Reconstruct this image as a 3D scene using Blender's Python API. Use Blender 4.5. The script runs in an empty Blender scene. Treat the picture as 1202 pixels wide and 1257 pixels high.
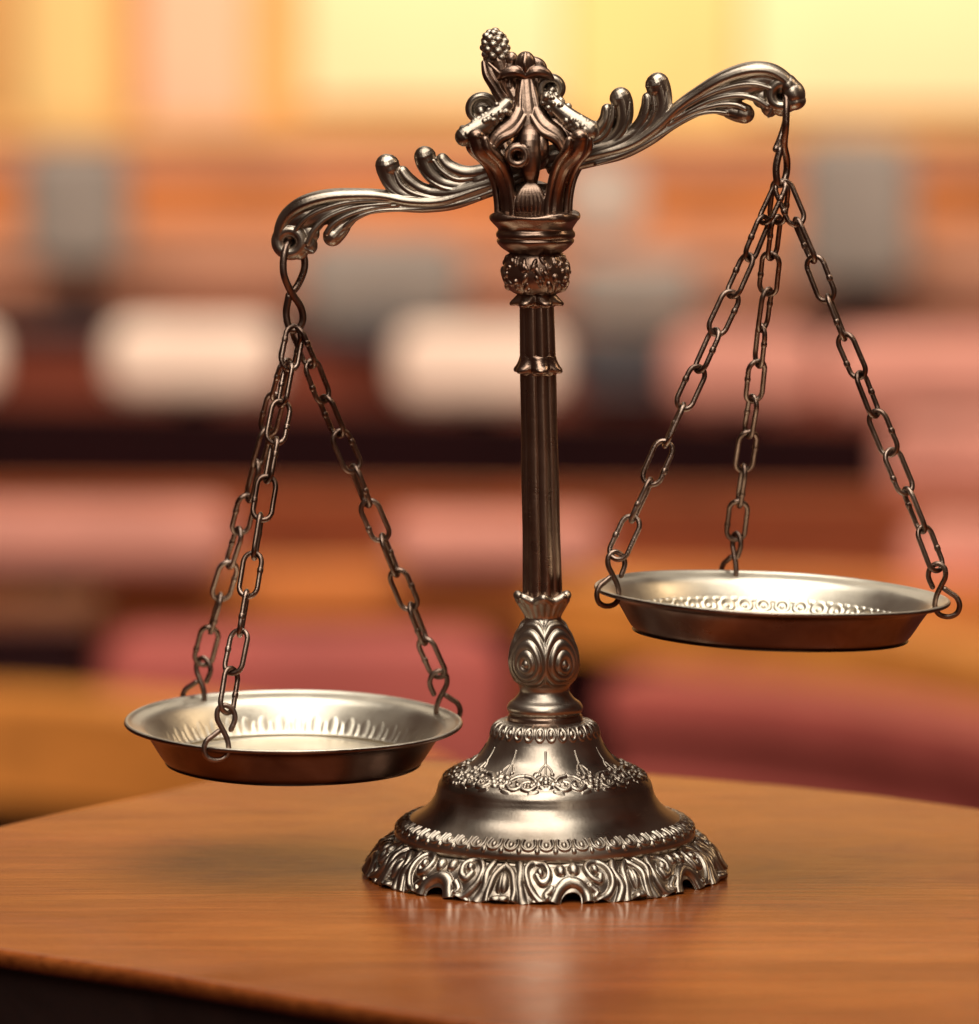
import bpy, bmesh, math, random
import numpy as np
from mathutils import Vector, Matrix
random.seed(4); rng = np.random.RandomState(7)
PI = math.pi
scn = bpy.context.scene
col = scn.collection

# ---------------------------------------------------------------- camera
F = 6500.0; W0, H0 = 1202.0, 1257.0
PITCH = math.atan((628.5 + 88) / F)
FW = Vector((0, math.cos(PITCH), -math.sin(PITCH))); UP = Vector((0, math.sin(PITCH), math.cos(PITCH))); RT = Vector((1, 0, 0))
def ray(x, y): return RT * ((x - 601) / F) - UP * ((y - 628.5) / F) + FW
D0 = 1.95
CAM = -ray(670, 1070) * D0
def P(x, y, Y=0.0):                      # point of the picture on the upright plane at depth Y
    d = ray(x, y); return CAM + d * ((Y - CAM.y) / d.y)
def G(x, y, z=0.0):                      # point of the picture on a level plane
    d = ray(x, y); return CAM + d * ((z - CAM.z) / d.z)
def dep(p): return (Vector(p) - CAM).dot(FW)
def U(p): return dep(p) / F              # metres per pixel there
cd = bpy.data.cameras.new('camera'); cam = bpy.data.objects.new('camera', cd); col.objects.link(cam)
cam.location = CAM; cam.rotation_euler = (PI / 2 - PITCH, 0, 0)
cd.sensor_fit = 'VERTICAL'; cd.sensor_height = 36; cd.sensor_width = 36; cd.lens = F / H0 * 36
cd.clip_end = 100; cd.clip_start = .05
cd.dof.use_dof = True; cd.dof.focus_distance = D0 - .035; cd.dof.aperture_fstop = cd.lens / 27.0
scn.camera = cam
FLOOR = -1.42

# ---------------------------------------------------------------- materials
def nt(name):
    m = bpy.data.materials.new(name); m.use_nodes = True
    return m, m.node_tree.nodes, m.node_tree.links, m.node_tree.nodes['Principled BSDF']
def coords(N, L, scale=(1, 1, 1), rot=(0, 0, 0)):
    t = N.new('ShaderNodeTexCoord'); mp = N.new('ShaderNodeMapping')
    mp.inputs['Scale'].default_value = scale; mp.inputs['Rotation'].default_value = rot
    L.new(t.outputs['Object'], mp.inputs[0]); return mp.outputs[0]
def noise(N, L, v, s, d=4, r=.55, dist=0):
    n = N.new('ShaderNodeTexNoise'); n.inputs['Scale'].default_value = s; n.inputs['Detail'].default_value = d
    n.inputs['Roughness'].default_value = r; n.inputs['Distortion'].default_value = dist
    L.new(v, n.inputs['Vector']); return n.outputs['Fac']
def ramp(N, L, f, stops):
    r = N.new('ShaderNodeValToRGB'); e = r.color_ramp.elements
    e[0].position, e[0].color = stops[0][0], (*stops[0][1], 1)
    e[1].position, e[1].color = stops[-1][0], (*stops[-1][1], 1)
    for p, c in stops[1:-1]:
        q = e.new(p); q.color = (*c, 1)
    L.new(f, r.inputs[0]); return r.outputs[0]
def g3(v): return (v, v, v)
def metal(name, c0, c1, c2, r0=.2, r1=.42, bump=.25, bs=900):
    m, N, L, b = nt(name)
    v = coords(N, L)
    n1 = noise(N, L, v, 38, 3, .5, .3)
    L.new(ramp(N, L, n1, [(.3, c0), (.5, c1), (.72, c2)]), b.inputs['Base Color'])
    b.inputs['Metallic'].default_value = 1
    n2 = noise(N, L, v, 70, 3, .5)
    L.new(ramp(N, L, n2, [(.3, g3(r0)), (.75, g3(r1))]), b.inputs['Roughness'])
    n3 = noise(N, L, v, bs, 3, .6)
    vs = coords(N, L, (1, 1, 26), (.5, .35, 0)); n4 = noise(N, L, vs, 110, 2, .5)
    sc = ramp(N, L, n4, [(.66, g3(0)), (.72, g3(.5))]); ad = N.new('ShaderNodeMath'); ad.operation = 'SUBTRACT'
    L.new(n3, ad.inputs[0]); L.new(sc, ad.inputs[1])
    bp = N.new('ShaderNodeBump'); bp.inputs['Strength'].default_value = bump; bp.inputs['Distance'].default_value = .0003
    L.new(ad.outputs[0], bp.inputs['Height']); L.new(bp.outputs[0], b.inputs['Normal'])
    return m
M = {}
M['metal'] = metal('aged pewter', (.25, .20, .155), (.38, .315, .255), (.48, .415, .34), .27, .42, .16)
M['column'] = metal('dark bronze', (.21, .13, .095), (.29, .195, .145), (.37, .265, .20), .25, .38)
M['chain'] = metal('dark chain wire', (.10, .06, .045), (.19, .125, .095), (.32, .235, .19), .24, .42, .3, 1200)
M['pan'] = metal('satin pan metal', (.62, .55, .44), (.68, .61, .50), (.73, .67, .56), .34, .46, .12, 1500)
M['panout'] = metal('shaded pan metal', (.10, .055, .042), (.17, .10, .075), (.26, .17, .125), .26, .42, .15, 900)  # outside of the same pans, its shade put into a darker colour

def wood(name, cols, sc=(3, 22, 22), rot=0.0, rough=(.22, .38), bump=.08, coat=.0, fine=True):
    m, N, L, b = nt(name)
    v = coords(N, L, sc, (0, 0, rot))
    n1 = noise(N, L, v, 1.0, 8, .6, .9)
    c1 = ramp(N, L, n1, [(.3, cols[0]), (.5, cols[1]), (.7, cols[2])])
    v2 = coords(N, L, (sc[0] * 4, sc[1] * 14, sc[2] * 14), (0, 0, rot))
    n2 = noise(N, L, v2, 1.0, 5, .65, .2)
    mx = N.new('ShaderNodeMix'); mx.data_type = 'RGBA'; mx.blend_type = 'MULTIPLY'; mx.inputs[0].default_value = .55 if fine else .2
    L.new(c1, mx.inputs[6]); L.new(ramp(N, L, n2, [(.34, (.45, .38, .35)), (.5, (.92, .9, .88)), (.7, g3(1.1))]), mx.inputs[7])
    L.new(mx.outputs[2], b.inputs['Base Color'])
    L.new(ramp(N, L, n2, [(.3, g3(rough[1])), (.7, g3(rough[0]))]), b.inputs['Roughness'])
    b.inputs['Coat Weight'].default_value = coat; b.inputs['Coat Roughness'].default_value = .22
    bp = N.new('ShaderNodeBump'); bp.inputs['Strength'].default_value = bump; bp.inputs['Distance'].default_value = .0006
    L.new(n2, bp.inputs['Height']); L.new(bp.outputs[0], b.inputs['Normal'])
    return m
def table_wood():
    m, N, L, b = nt('cherry veneer')
    rot = (0, 0, math.radians(5))
    v = coords(N, L, (2.2, 20, 20), rot)
    c1 = ramp(N, L, noise(N, L, v, 1.0, 8, .62, 1.3), [(.28, (.21, .048, .011)), (.5, (.30, .077, .018)), (.72, (.40, .118, .027))])
    n2 = noise(N, L, coords(N, L, (14, 330, 330), rot), 1.0, 5, .7, .3)
    n3 = noise(N, L, coords(N, L, (60, 1500, 1500), rot), 1.0, 2, .5)
    n5 = noise(N, L, coords(N, L, (3, 5, 5)), 1.0, 3, .5)
    def mul(a, bb, f):
        x = N.new('ShaderNodeMix'); x.data_type = 'RGBA'; x.blend_type = 'MULTIPLY'; x.inputs[0].default_value = f
        L.new(a, x.inputs[6]); L.new(bb, x.inputs[7]); return x.outputs[2]
    c = mul(c1, ramp(N, L, n2, [(.34, (.42, .34, .30)), (.5, (.9, .88, .86)), (.68, g3(1.12))]), .75)
    c = mul(c, ramp(N, L, n3, [(.30, (.30, .22, .2)), (.40, g3(1))]), .8)
    c = mul(c, ramp(N, L, n5, [(.35, (.82, .80, .8)), (.65, (1.1, 1.12, 1.1))]), 1)
    L.new(c, b.inputs['Base Color'])
    b.inputs['Specular IOR Level'].default_value = .38; b.inputs['Specular Tint'].default_value = (1, .74, .62, 1)
    n6 = noise(N, L, coords(N, L, (9, 16, 16)), 1.0, 6, .7, .8)      # smudges in the varnish
    L.new(ramp(N, L, n6, [(.35, g3(.15)), (.65, g3(.27))]), b.inputs['Roughness'])
    bp = N.new('ShaderNodeBump'); bp.inputs['Strength'].default_value = .12; bp.inputs['Distance'].default_value = .0005
    L.new(n2, bp.inputs['Height']); L.new(bp.outputs[0], b.inputs['Normal'])
    return m
M['table'] = table_wood()
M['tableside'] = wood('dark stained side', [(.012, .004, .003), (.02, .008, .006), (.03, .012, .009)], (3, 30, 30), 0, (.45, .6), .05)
def plain(name, c, r=.5, var=.18, s=3.0, spec=.3):
    m, N, L, b = nt(name)
    n = noise(N, L, coords(N, L), s, 4)
    L.new(ramp(N, L, n, [(.3, tuple(x * (1 - var) for x in c)), (.7, tuple(min(1, x * (1 + var)) for x in c))]), b.inputs['Base Color'])
    b.inputs['Roughness'].default_value = r; b.inputs['Specular IOR Level'].default_value = spec
    return m
def bwood(name, c):
    return wood(name, [tuple(x * .66 for x in c), c, tuple(min(1, x * 1.4) for x in c)], (2.4, 5, 5), 0, (.35, .5), .05, 0, False)
M['orange'] = bwood('orange wood', (.64, .20, .048))
M['amber'] = bwood('amber wood', (.80, .30, .06))
M['redwood'] = bwood('red brown wood', (.40, .085, .026))
M['midwood'] = bwood('deep red wood', (.19, .038, .018))
M['darkwood'] = bwood('dark red wood', (.13, .028, .015))
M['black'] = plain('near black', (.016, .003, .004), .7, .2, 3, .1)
M['rose'] = plain('rose leather', (.44, .10, .085), .5)
M['pink'] = plain('pink leather', (.66, .28, .22), .5)
M['cream'] = plain('cream leather', (.95, .70, .58), .5, .12)
M['peach'] = plain('peach panel', (.55, .25, .155), .6)
M['grey'] = plain('grey plastic', (.25, .205, .18), .5)
M['paleg'] = plain('pale grey plastic', (.44, .36, .31), .5)
M['slate'] = plain('slate screen', (.045, .04, .045), .35)
M['yellow'] = plain('yellow fabric wall', (.95, .66, .27), .8, .06)
M['paleyellow'] = plain('pale yellow panel', (.98, .78, .46), .8, .04)
M['peachwall'] = plain('peach pilaster', (.94, .56, .38), .8, .06)
M['ochre'] = plain('ochre wall trim', (.80, .43, .15), .7, .1)
M['carpet'] = plain('dark red carpet', (.10, .025, .02), .9, .3, 40)

# ---------------------------------------------------------------- object helpers
def mesh_np(verts, faces):
    me = bpy.data.meshes.new('m')
    verts = np.asarray(verts, np.float32); faces = np.asarray(faces, np.int32)
    me.vertices.add(len(verts)); me.vertices.foreach_set('co', verts.ravel())
    n = faces.shape[1]
    me.loops.add(faces.size); me.loops.foreach_set('vertex_index', faces.ravel())
    me.polygons.add(len(faces)); me.polygons.foreach_set('loop_start', np.arange(0, faces.size, n, dtype=np.int32))
    me.update(calc_edges=True); me.validate()
    return me
def link(name, me, mat, parent=None, smooth=True):
    me.name = name
    o = bpy.data.objects.new(name, me); col.objects.link(o)
    if mat is not None and not me.materials: me.materials.append(mat)
    if smooth: me.polygons.foreach_set('use_smooth', [True] * len(me.polygons))
    if parent is not None:
        o.parent = parent; o.matrix_parent_inverse = Matrix.Translation(parent.matrix_world.translation).inverted()
    return o
def thing(name, label, cat, loc, group=None):
    o = bpy.data.objects.new(name, None); col.objects.link(o); o.location = loc; o.empty_display_size = .05
    o.matrix_world = Matrix.Translation(loc)
    o['label'] = label; o['category'] = cat
    if group: o['group'] = group
    return o
class MB:                                   # vertices and faces gathered into one mesh
    def __init__(s): s.v = []; s.f = []; s.n = 0
    def add(s, v, f):
        v = np.asarray(v, float).reshape(-1, 3); f = np.asarray(f, int)
        s.v.append(v); s.f += [tuple(int(i) + s.n for i in q) for q in f]; s.n += len(v)
    def tube(s, pts, rad, flat=1.0, n=12, flatdir=None, closed=False, sub=6, cap=True):
        pts = np.asarray(pts, float); k = len(pts)
        rad = np.full(k, float(rad)) if np.isscalar(rad) else np.asarray(rad, float)
        q = np.column_stack([pts, rad])
        if sub > 1: q = spline(q, sub, closed)
        p, r = q[:, :3], np.maximum(q[:, 3], .05e-4)
        m = len(p)
        T = (np.roll(p, -1, 0) - np.roll(p, 1, 0)) if closed else np.gradient(p, axis=0)
        T /= np.linalg.norm(T, axis=1)[:, None] + 1e-12
        if flatdir is not None:
            B = np.tile(np.asarray(flatdir, float), (m, 1)); B -= T * (B * T).sum(1)[:, None]
            B /= np.linalg.norm(B, axis=1)[:, None] + 1e-12
        else:
            B = np.zeros((m, 3)); a = np.array([.3, .9, .2]); a -= T[0] * a.dot(T[0]); a /= np.linalg.norm(a); B[0] = a
            for i in range(1, m):
                a = B[i - 1] - T[i] * B[i - 1].dot(T[i]); B[i] = a / (np.linalg.norm(a) + 1e-12)
        Nn = np.cross(T, B)
        ang = np.linspace(0, 2 * PI, n, endpoint=False)
        V = p[:, None, :] + r[:, None, None] * (np.cos(ang)[None, :, None] * Nn[:, None, :] + flat * np.sin(ang)[None, :, None] * B[:, None, :])
        V = V.reshape(-1, 3)
        F_ = []
        for i in range(m if closed else m - 1):
            i2 = (i + 1) % m
            for j in range(n):
                j2 = (j + 1) % n
                F_.append((i * n + j, i * n + j2, i2 * n + j2, i2 * n + j))
        if not closed and cap:
            # rounded ends
            V = list(V)
            for (e, sgn) in ((0, -1), (m - 1, 1)):
                base = [e * n + j for j in range(n)]; prev = base
                for a in (.25, .5, .72, .9):
                    ring = []
                    for j in range(n):
                        d = V[base[j]] - p[e]
                        ring.append(len(V)); V.append(p[e] + d * math.cos(a * PI / 2) + T[e] * sgn * r[e] * math.sin(a * PI / 2))
                    for j in range(n):
                        q4 = (prev[j], prev[(j + 1) % n], ring[(j + 1) % n], ring[j])
                        F_.append(q4 if sgn > 0 else q4[::-1])
                    prev = ring
                c = len(V); V.append(p[e] + T[e] * sgn * r[e])
                for j in range(n):
                    t3 = (prev[j], prev[(j + 1) % n], c)
                    F_.append(t3 if sgn > 0 else t3[::-1])
            V = np.array(V)
        s.v.append(np.asarray(V)); s.f += [tuple(int(i) + s.n for i in q) for q in F_]; s.n += len(V)
    def ball(s, c, r, rot=None, n=20, dfun=None):
        c = np.asarray(c, float); r = np.full(3, float(r)) if np.isscalar(r) else np.asarray(r, float)
        th = np.linspace(0, PI, n + 1)[1:-1]; ph = np.linspace(0, 2 * PI, 2 * n, endpoint=False)
        T, Ph = np.meshgrid(th, ph, indexing='ij')
        d = np.stack([np.sin(T) * np.cos(Ph), np.sin(T) * np.sin(Ph), np.cos(T)], -1).reshape(-1, 3)
        d = np.vstack([d, [[0, 0, 1], [0, 0, -1]]])
        k = np.ones(len(d)) if dfun is None else dfun(d)
        v = d * r * k[:, None]
        if rot is not None: v = v @ np.array(rot.to_3x3()).T
        m = n - 1; w = 2 * n; F_ = []
        for i in range(m - 1):
            for j in range(w): F_.append((i * w + j, (i + 1) * w + j, (i + 1) * w + (j + 1) % w, i * w + (j + 1) % w))
        for j in range(w):
            F_.append((m * w, j, (j + 1) % w)); F_.append((m * w + 1, (m - 1) * w + (j + 1) % w, (m - 1) * w + j))
        v = v + c
        s.v.append(v); s.f += [tuple(int(i) + s.n for i in q) for q in F_]; s.n += len(v)
    def mesh(s, fn=None):
        v = np.vstack(s.v)
        if fn is not None: v = fn(v)
        me = bpy.data.meshes.new('m'); me.from_pydata(v.tolist(), [], s.f); me.update()
        return me
def spline(q, sub, closed=False):
    q = np.asarray(q, float); k = len(q); out = []
    rngi = range(k if closed else k - 1)
    for i in rngi:
        if closed: a, b, c, d = q[(i - 1) % k], q[i], q[(i + 1) % k], q[(i + 2) % k]
        else: a, b, c, d = q[max(i - 1, 0)], q[i], q[i + 1], q[min(i + 2, k - 1)]
        for t in np.arange(sub) / sub:
            out.append(.5 * (2 * b + (c - a) * t + (2 * a - 5 * b + 4 * c - d) * t * t + (3 * b - a - 3 * c + d) * t ** 3))
    if not closed: out.append(q[-1])
    return np.array(out)
def fused(name, mb, mat, parent, voxel, fn, smooth=4, keep=1.0):
    """cast piece: everything in mb fused into one skin"""
    me = mb.mesh(fn)
    tmp = bpy.data.objects.new('tmp', me); col.objects.link(tmp)
    r = tmp.modifiers.new('r', 'REMESH'); r.mode = 'VOXEL'; r.voxel_size = voxel; r.adaptivity = 0
    if smooth:
        s = tmp.modifiers.new('s', 'SMOOTH'); s.iterations = smooth; s.factor = .5
    dg = bpy.context.evaluated_depsgraph_get(); ev = tmp.evaluated_get(dg)
    m2 = bpy.data.meshes.new_from_object(ev)
    bpy.data.objects.remove(tmp); bpy.data.meshes.remove(me)
    m2.materials.clear()
    return link(name, m2, mat, parent)

def revolve(prof, N, step, hfun=None, cut=None, closed=False):
    """prof [(r, z)] in metres; hfun(theta, s, r, z) gives relief in metres along the normal; returns mesh"""
    prof = np.asarray(prof, float)
    seg = np.linalg.norm(np.diff(prof, axis=0), axis=1); S = np.concatenate([[0], np.cumsum(seg)])
    M_ = max(8, int(S[-1] / step)); s = np.linspace(0, S[-1], M_ + 1)
    r = np.interp(s, S, prof[:, 0]); z = np.interp(s, S, prof[:, 1])
    dr, dz = np.gradient(r), np.gradient(z); l = np.hypot(dr, dz) + 1e-12
    nr, nz = -dz / l, dr / l                       # profile running top -> bottom: normal outwards
    th = np.linspace(0, 2 * PI, N, endpoint=False)
    Th, Sg = np.meshgrid(th, s, indexing='xy'); R = np.tile(r[:, None], (1, N)); Z = np.tile(z[:, None], (1, N))
    h = hfun(Th, Sg, R, Z) if hfun is not None else np.zeros_like(R)
    if isinstance(h, tuple): h, dR, dZ = h
    else: dR = dZ = 0
    RR = R + h * nr[:, None] + dR; ZZ = Z + h * nz[:, None] + dZ
    V = np.stack([RR * np.sin(Th), -RR * np.cos(Th), ZZ], -1).reshape(-1, 3)   # theta 0 faces the camera, + to the right
    i = np.arange(M_)[:, None] * N; j = np.arange(N)[None, :]; j2 = (j + 1) % N
    Fc = np.stack([i + j, i + N + j, i + N + j2, i + j2], -1).reshape(-1, 4)
    if cut is not None:
        cm = cut(Th, Sg, R, Z).reshape(-1); Fc = Fc[~cm[Fc].any(1)]
    return V, Fc, S[-1]
def smoothprof(p, sub=8): return spline(np.array(p, float), sub)

def dist_poly(u, v, pts):
    best = np.full(u.shape, 1e9)
    for (a, b) in zip(pts[:-1], pts[1:]):
        ax, ay = a; bx, by = b; dx, dy = bx - ax, by - ay; L2 = dx * dx + dy * dy + 1e-9
        t = np.clip(((u - ax) * dx + (v - ay) * dy) / L2, 0, 1)
        best = np.minimum(best, np.hypot(u - ax - t * dx, v - ay - t * dy))
    return best
def stroke(u, v, pts, w, h, sp=5):
    p = spline(np.array(pts, float), sp) if len(pts) > 2 else np.array(pts, float)
    d = dist_poly(u, v, p); return h * np.sqrt(np.clip(1 - (d / w) ** 2, 0, 1))
def blob(u, v, c, w, h, ww=None):
    d = np.hypot((u - c[0]) / w, (v - c[1]) / (ww or w)); return h * np.sqrt(np.clip(1 - d ** 2, 0, 1))
def mx(*a):
    o = a[0]
    for x in a[1:]: o = np.maximum(o, x)
    return o

# ================================================================ THE SCALE
K = .0003
scale_root = thing('balance_scale', 'antique metal balance scale with ornate scroll beam and two hanging pans on the wooden desk', 'balance scale', (0, 0, 0))
AX0 = 669.0
def z0(y, x=AX0): return P(x, y, 0).z
def rr(px, y): return px * U(P(AX0, y, 0))
BX = P(AX0, 1000).x
LEANX, LEANY = -.0213, -.030
ZL = z0(880)
def lean(v):
    v = np.asarray(v, float).copy(); d = v[:, 2] - ZL
    v[:, 0] += BX + d * LEANX; v[:, 1] += d * LEANY
    return v
def upright(v):
    v = np.asarray(v, float).copy(); v[:, 0] += BX; return v
def prof(lst): return [(rr(r, y), z0(y)) for r, y in lst]

# ---- dome of the foot
dome = smoothprof(prof([(40, 883.5), (52, 884), (60, 886.5), (65, 892), (67, 899), (70, 908), (76, 919), (85, 929), (98, 938), (113, 946), (125, 953),
    (130.5, 960), (132.5, 967), (135, 975), (142, 986), (152, 995), (164, 1002), (176, 1008), (182, 1013), (184.5, 1019), (184, 1026), (180, 1030), (178, 1033)]), 10)
def dome_h(th, s, r, z):
    yy = np.interp(z, [z0(y) for y in range(1060, 860, -2)], list(range(1060, 860, -2)))   # back to picture rows, for placing bands
    h = np.zeros_like(r); px = K
    # small leaf row at the top lip
    n = 30; u = (th * n / (2 * PI)) % 1 - .5
    v = (yy - 893) / 9
    h = mx(h, 1.1 * px * np.clip(1 - (np.abs(np.hypot(u * 2.3, v) - .8) / .28) ** 2, 0, 1) * (np.abs(v) < 1.1), 1.2 * px * np.clip(1 - (u * 5) ** 2 - (v / .45) ** 2, 0, 1))
    # arrows
    n = 12; uu = ((th * n / (2 * PI) + .5) % 1 - .5) * 2 * PI / n * r / px; vv = (yy - 920) * 1.3
    a = stroke(uu, vv, [(0, -10), (0, 22)], 1.2, 1.0 * px)
    b = stroke(np.abs(uu), vv, [(0, 8), (4, 12), (7, 17)], 1.2, 1.0 * px)
    h = mx(h, np.where((yy > 902) & (yy < 937), mx(a, b), 0))
    # flowers and leaves on the shoulder
    rad = (r / px); band = (rad > 88) & (rad < 129)
    vb = rad - 110
    n = 12; per = 2 * PI * 110 / n; ub = ((th * n / (2 * PI) + .5) % 1 - .5) * per
    fl = mx(np.abs(0) + 2.6 * px * np.clip(1 - ((np.hypot(ub, vb + 1) - 9) / 4) ** 2, 0, 1) * (.75 + .25 * np.cos(6 * np.arctan2(vb, ub))), blob(ub, vb, (0, -1), 4.5, 3.6 * px))
    ab = np.abs(ub); w = 3.0
    lf = mx(stroke(ab, vb, [(12, 6), (18, 12), (26, 10), (28, 2), (22, -2)], w, 2.8 * px), stroke(ab, vb, [(13, -4), (19, -10), (27, -12)], w, 2.6 * px),
            stroke(ab, vb, [(10, 14), (17, 17)], 2.5, 2.2 * px), blob(ab, vb, (24, 4), 3, 3.4 * px), blob(ab, vb, (14, 2), 3, 3 * px), blob(ab, vb, (9, -15), 3, 2.6 * px))
    dot = np.zeros_like(r)
    rs = np.random.RandomState(3)
    tw = (th + 2 * PI) % (2 * PI)
    for _ in range(150):
        t0 = rs.rand() * 2 * PI; v0 = rs.uniform(-18, 15); w0 = rs.uniform(1.6, 3.6); hh = rs.uniform(1.4, 3.2) * px
        m = np.abs((tw - t0 + PI) % (2 * PI) - PI) < .05
        if m.any():
            du = ((tw[m] - t0 + PI) % (2 * PI) - PI) * 110
            dot[m] = np.maximum(dot[m], blob(du, vb[m], (0, v0), w0, hh, w0 * rs.uniform(.7, 1.6)))
    edge = np.clip((128 - rad) / 4, 0, 1) * np.clip((rad - 88) / 6, 0, 1)
    h = mx(h, np.where(band, mx(fl, lf, dot) * edge, 0))
    # fine rope under the flowers
    
    # egg and dart ring
    n = 52; pe = 2 * PI * 180 / n; ue = ((th * n / (2 * PI) + .5) % 1 - .5) * pe
    ve = (rad - 164) * .62 + (yy - 1002) * .8 - 13
    eg = mx(2.2 * px * np.clip(1 - ((np.hypot(ue * 1.0, np.where(ve > -4, ve + 2, (ve + 2) * .5)) - 8.5) / 2.3) ** 2, 0, 1) * (ve > -11), blob(ue, ve, (0, -2), 3.4, 2.8 * px, 5),
            blob(np.abs(ue), ve, (pe / 2, 7), 2.8, 2.2 * px, 4.5))
    h = mx(h, np.where((rad > 160) & (yy < 1023), eg * np.clip((rad - 161) / 4, 0, 1) * np.clip((1023 - yy) / 2, 0, 1), 0))
    # dents of hand casting
    h += .5 * px * (np.sin(3 * th + 1.3) * np.sin(5 * th - 2 + z * 60))
    return h
V, Fc, _ = revolve(dome, 2000, K * .55, dome_h)
link('base_dome', mesh_np(upright(V), Fc), M['metal'], scale_root)

# ---- scalloped skirt of the foot
skirt = smoothprof(prof([(176, 1027), (182, 1029), (190, 1032), (199, 1038), (207, 1046), (212, 1055), (216, 1063), (220, 1070.5)]), 12)
skl = np.linalg.norm(np.diff(skirt, axis=0), axis=1).sum()
OFF = math.radians(7.5)
def skirt_uv(th, s):
    k = np.floor((th - OFF) / (PI / 4) + .5); u = ((th - OFF) - k * PI / 4) * 212
    v = s / skl * 58
    ks = (k % 8)
    u = u + 1.6 * np.sin(ks * 2.1 + v * .11); v = v + 1.3 * np.sin(ks * 1.7 + u * .08)
    return u, v, ks
def skirt_h(th, s, r, z):
    u, v, ks = skirt_uv(th, s); a = np.abs(u) ; px = K
    a = np.where(u < 0, a * 1.03, a)
    side = np.where(u < 0, 1, -1)
    sw = 1 + .12 * np.sin(ks * 2.7)
    h = mx(stroke(a, v, [(0, 33), (9, 36), (17, 44), (20, 54), (21, 62)], 6.5, 6 * px),
           blob(a, v, (9, 18), 8, 7 * px, 8.5), blob(a, v, (36, 21 + side * 1.5), 6.5, 7.5 * px),
           stroke(a, v, [(41, 27), (36, 34), (28, 30), (25, 19), (32, 9), (45, 7), (54, 18), (53, 36), (44, 50), (32, 60)], 4.8, 5.4 * px),
           stroke(a, v, [(24, 40), (31, 47), (29, 52)], 4.5, 4.6 * px),
           stroke(a, v, [(66, 7), (61, 22), (64, 40), (56, 60)], 5.6, 5 * px),
           stroke(a, v, [(84, 12), (73, 24), (70, 40), (68, 56)], 5.0, 5 * px),
           blob(a, v, (83, 55), 10, 7.5 * px, 6), blob(a, v, (83, 34), 6, 5 * px, 13), blob(a, v, (44, 58), 5, 4 * px, 4))
    h = np.maximum(h, 1.2 * px * np.clip(1 - ((v - 7) / 3) ** 2, 0, 1))
    h *= np.clip((v - 3) / 4, 0, 1)
    h += .5 * px * np.sin(u * .21 + ks * 2) * np.sin(v * .19 + ks * 3)
    foot = np.clip((v - 44) / 14, 0, 1)
    dz = -foot * K * (2.0 * np.sin(a * .12 + 1) + 1.0 * np.sin(u * .3 + ks * 2)) + foot * K * 1.2
    flare = foot * K * 3.0 * np.exp(-((a - 79) / 9) ** 2)
    return h, flare, dz
def skirt_cut(th, s, r, z):
    u, v, ks = skirt_uv(th, s)
    return (np.abs(u) / 12.0) ** 2.4 + (np.abs(v - 60) / 15.0) ** 2.4 < 1
V, Fc, _ = revolve(skirt, 2400, K * .5, skirt_h, skirt_cut)
sk = link('base_skirt', mesh_np(upright(V), Fc), M['metal'], scale_root)
so = sk.modifiers.new('thickness', 'SOLIDIFY'); so.thickness = .0006; so.offset = -1

# ---- collar, baluster, shaft
gap = revolve(smoothprof(prof([(34, 872), (44, 876), (46, 882), (46, 886), (30, 889)]), 6), 96, K, None)
link('washer', mesh_np(lean(gap[0]), gap[1]), M['tableside'] if False else M['column'], scale_root)
def bal_h(th, s, r, z):
    yy = np.interp(z, [z0(y) for y in range(900, 700, -2)], list(range(900, 700, -2))); px = K
    n = 5; t0 = math.radians(-34)
    u = ((((th - t0) * n / (2 * PI)) + .5) % 1 - .5) * 2 * PI / n * 38
    dv = yy - 812
    d = np.hypot(u * 1.1, np.where(dv < 0, dv * .72, dv * 1.05))
    ringp = 2.5 * px * (np.abs(np.cos(PI * d / 9.0)) ** .8) * np.clip((46 - d) / 8, 0, 1)
    stem = 1.8 * px * np.clip(1 - (np.abs(np.abs(u) - 24) / 2.2) ** 2, 0, 1)
    h = np.where((yy > 757) & (yy < 840), mx(ringp, stem) * np.clip((yy - 757) / 8, 0, 1) * np.clip((840 - yy) / 6, 0, 1), 0)
    c = (yy < 758)
    h += np.where(c, .7 * px * np.cos(22 * th) * np.clip((758 - yy) / 10, 0, 1) * (yy > 738), 0)
    lob = np.clip((746 - yy) / 12, 0, 1)
    dR = lob * px * 3.0 * np.cos(7 * th - .2); dZ = lob * px * 2.5 * np.cos(7 * th - .2)
    return h, dR, dZ
bal = smoothprof(prof([(20, 732), (26, 728), (31, 728.5), (33.5, 733), (31, 740), (25.5, 749), (22.5, 757), (26, 765), (32, 776), (37.5, 789), (41, 802), (41.5, 815), (38.5, 828), (33, 838), (30.5, 845), (31.5, 850),
    (37, 857), (43.5, 862), (46.5, 867), (46, 872), (43.5, 875.5), (44, 878), (41, 881), (30, 882)]), 8)
V, Fc, _ = revolve(bal, 420, K * .5, bal_h)
link('baluster', mesh_np(lean(V), Fc), M['metal'], scale_root)
def shaft_h(th, s, r, z): return K * 3.2 * (np.abs(np.sin(4 * (th + .1))) ** .7 - .6) + K * .25 * np.sin(2 * th + z * 160)
V, Fc, _ = revolve(prof([(20.5, 368), (21, 400), (22, 560), (23.5, 735)]), 360, K * 3, shaft_h)
link('shaft', mesh_np(lean(V), Fc), M['column'], scale_root)
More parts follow.
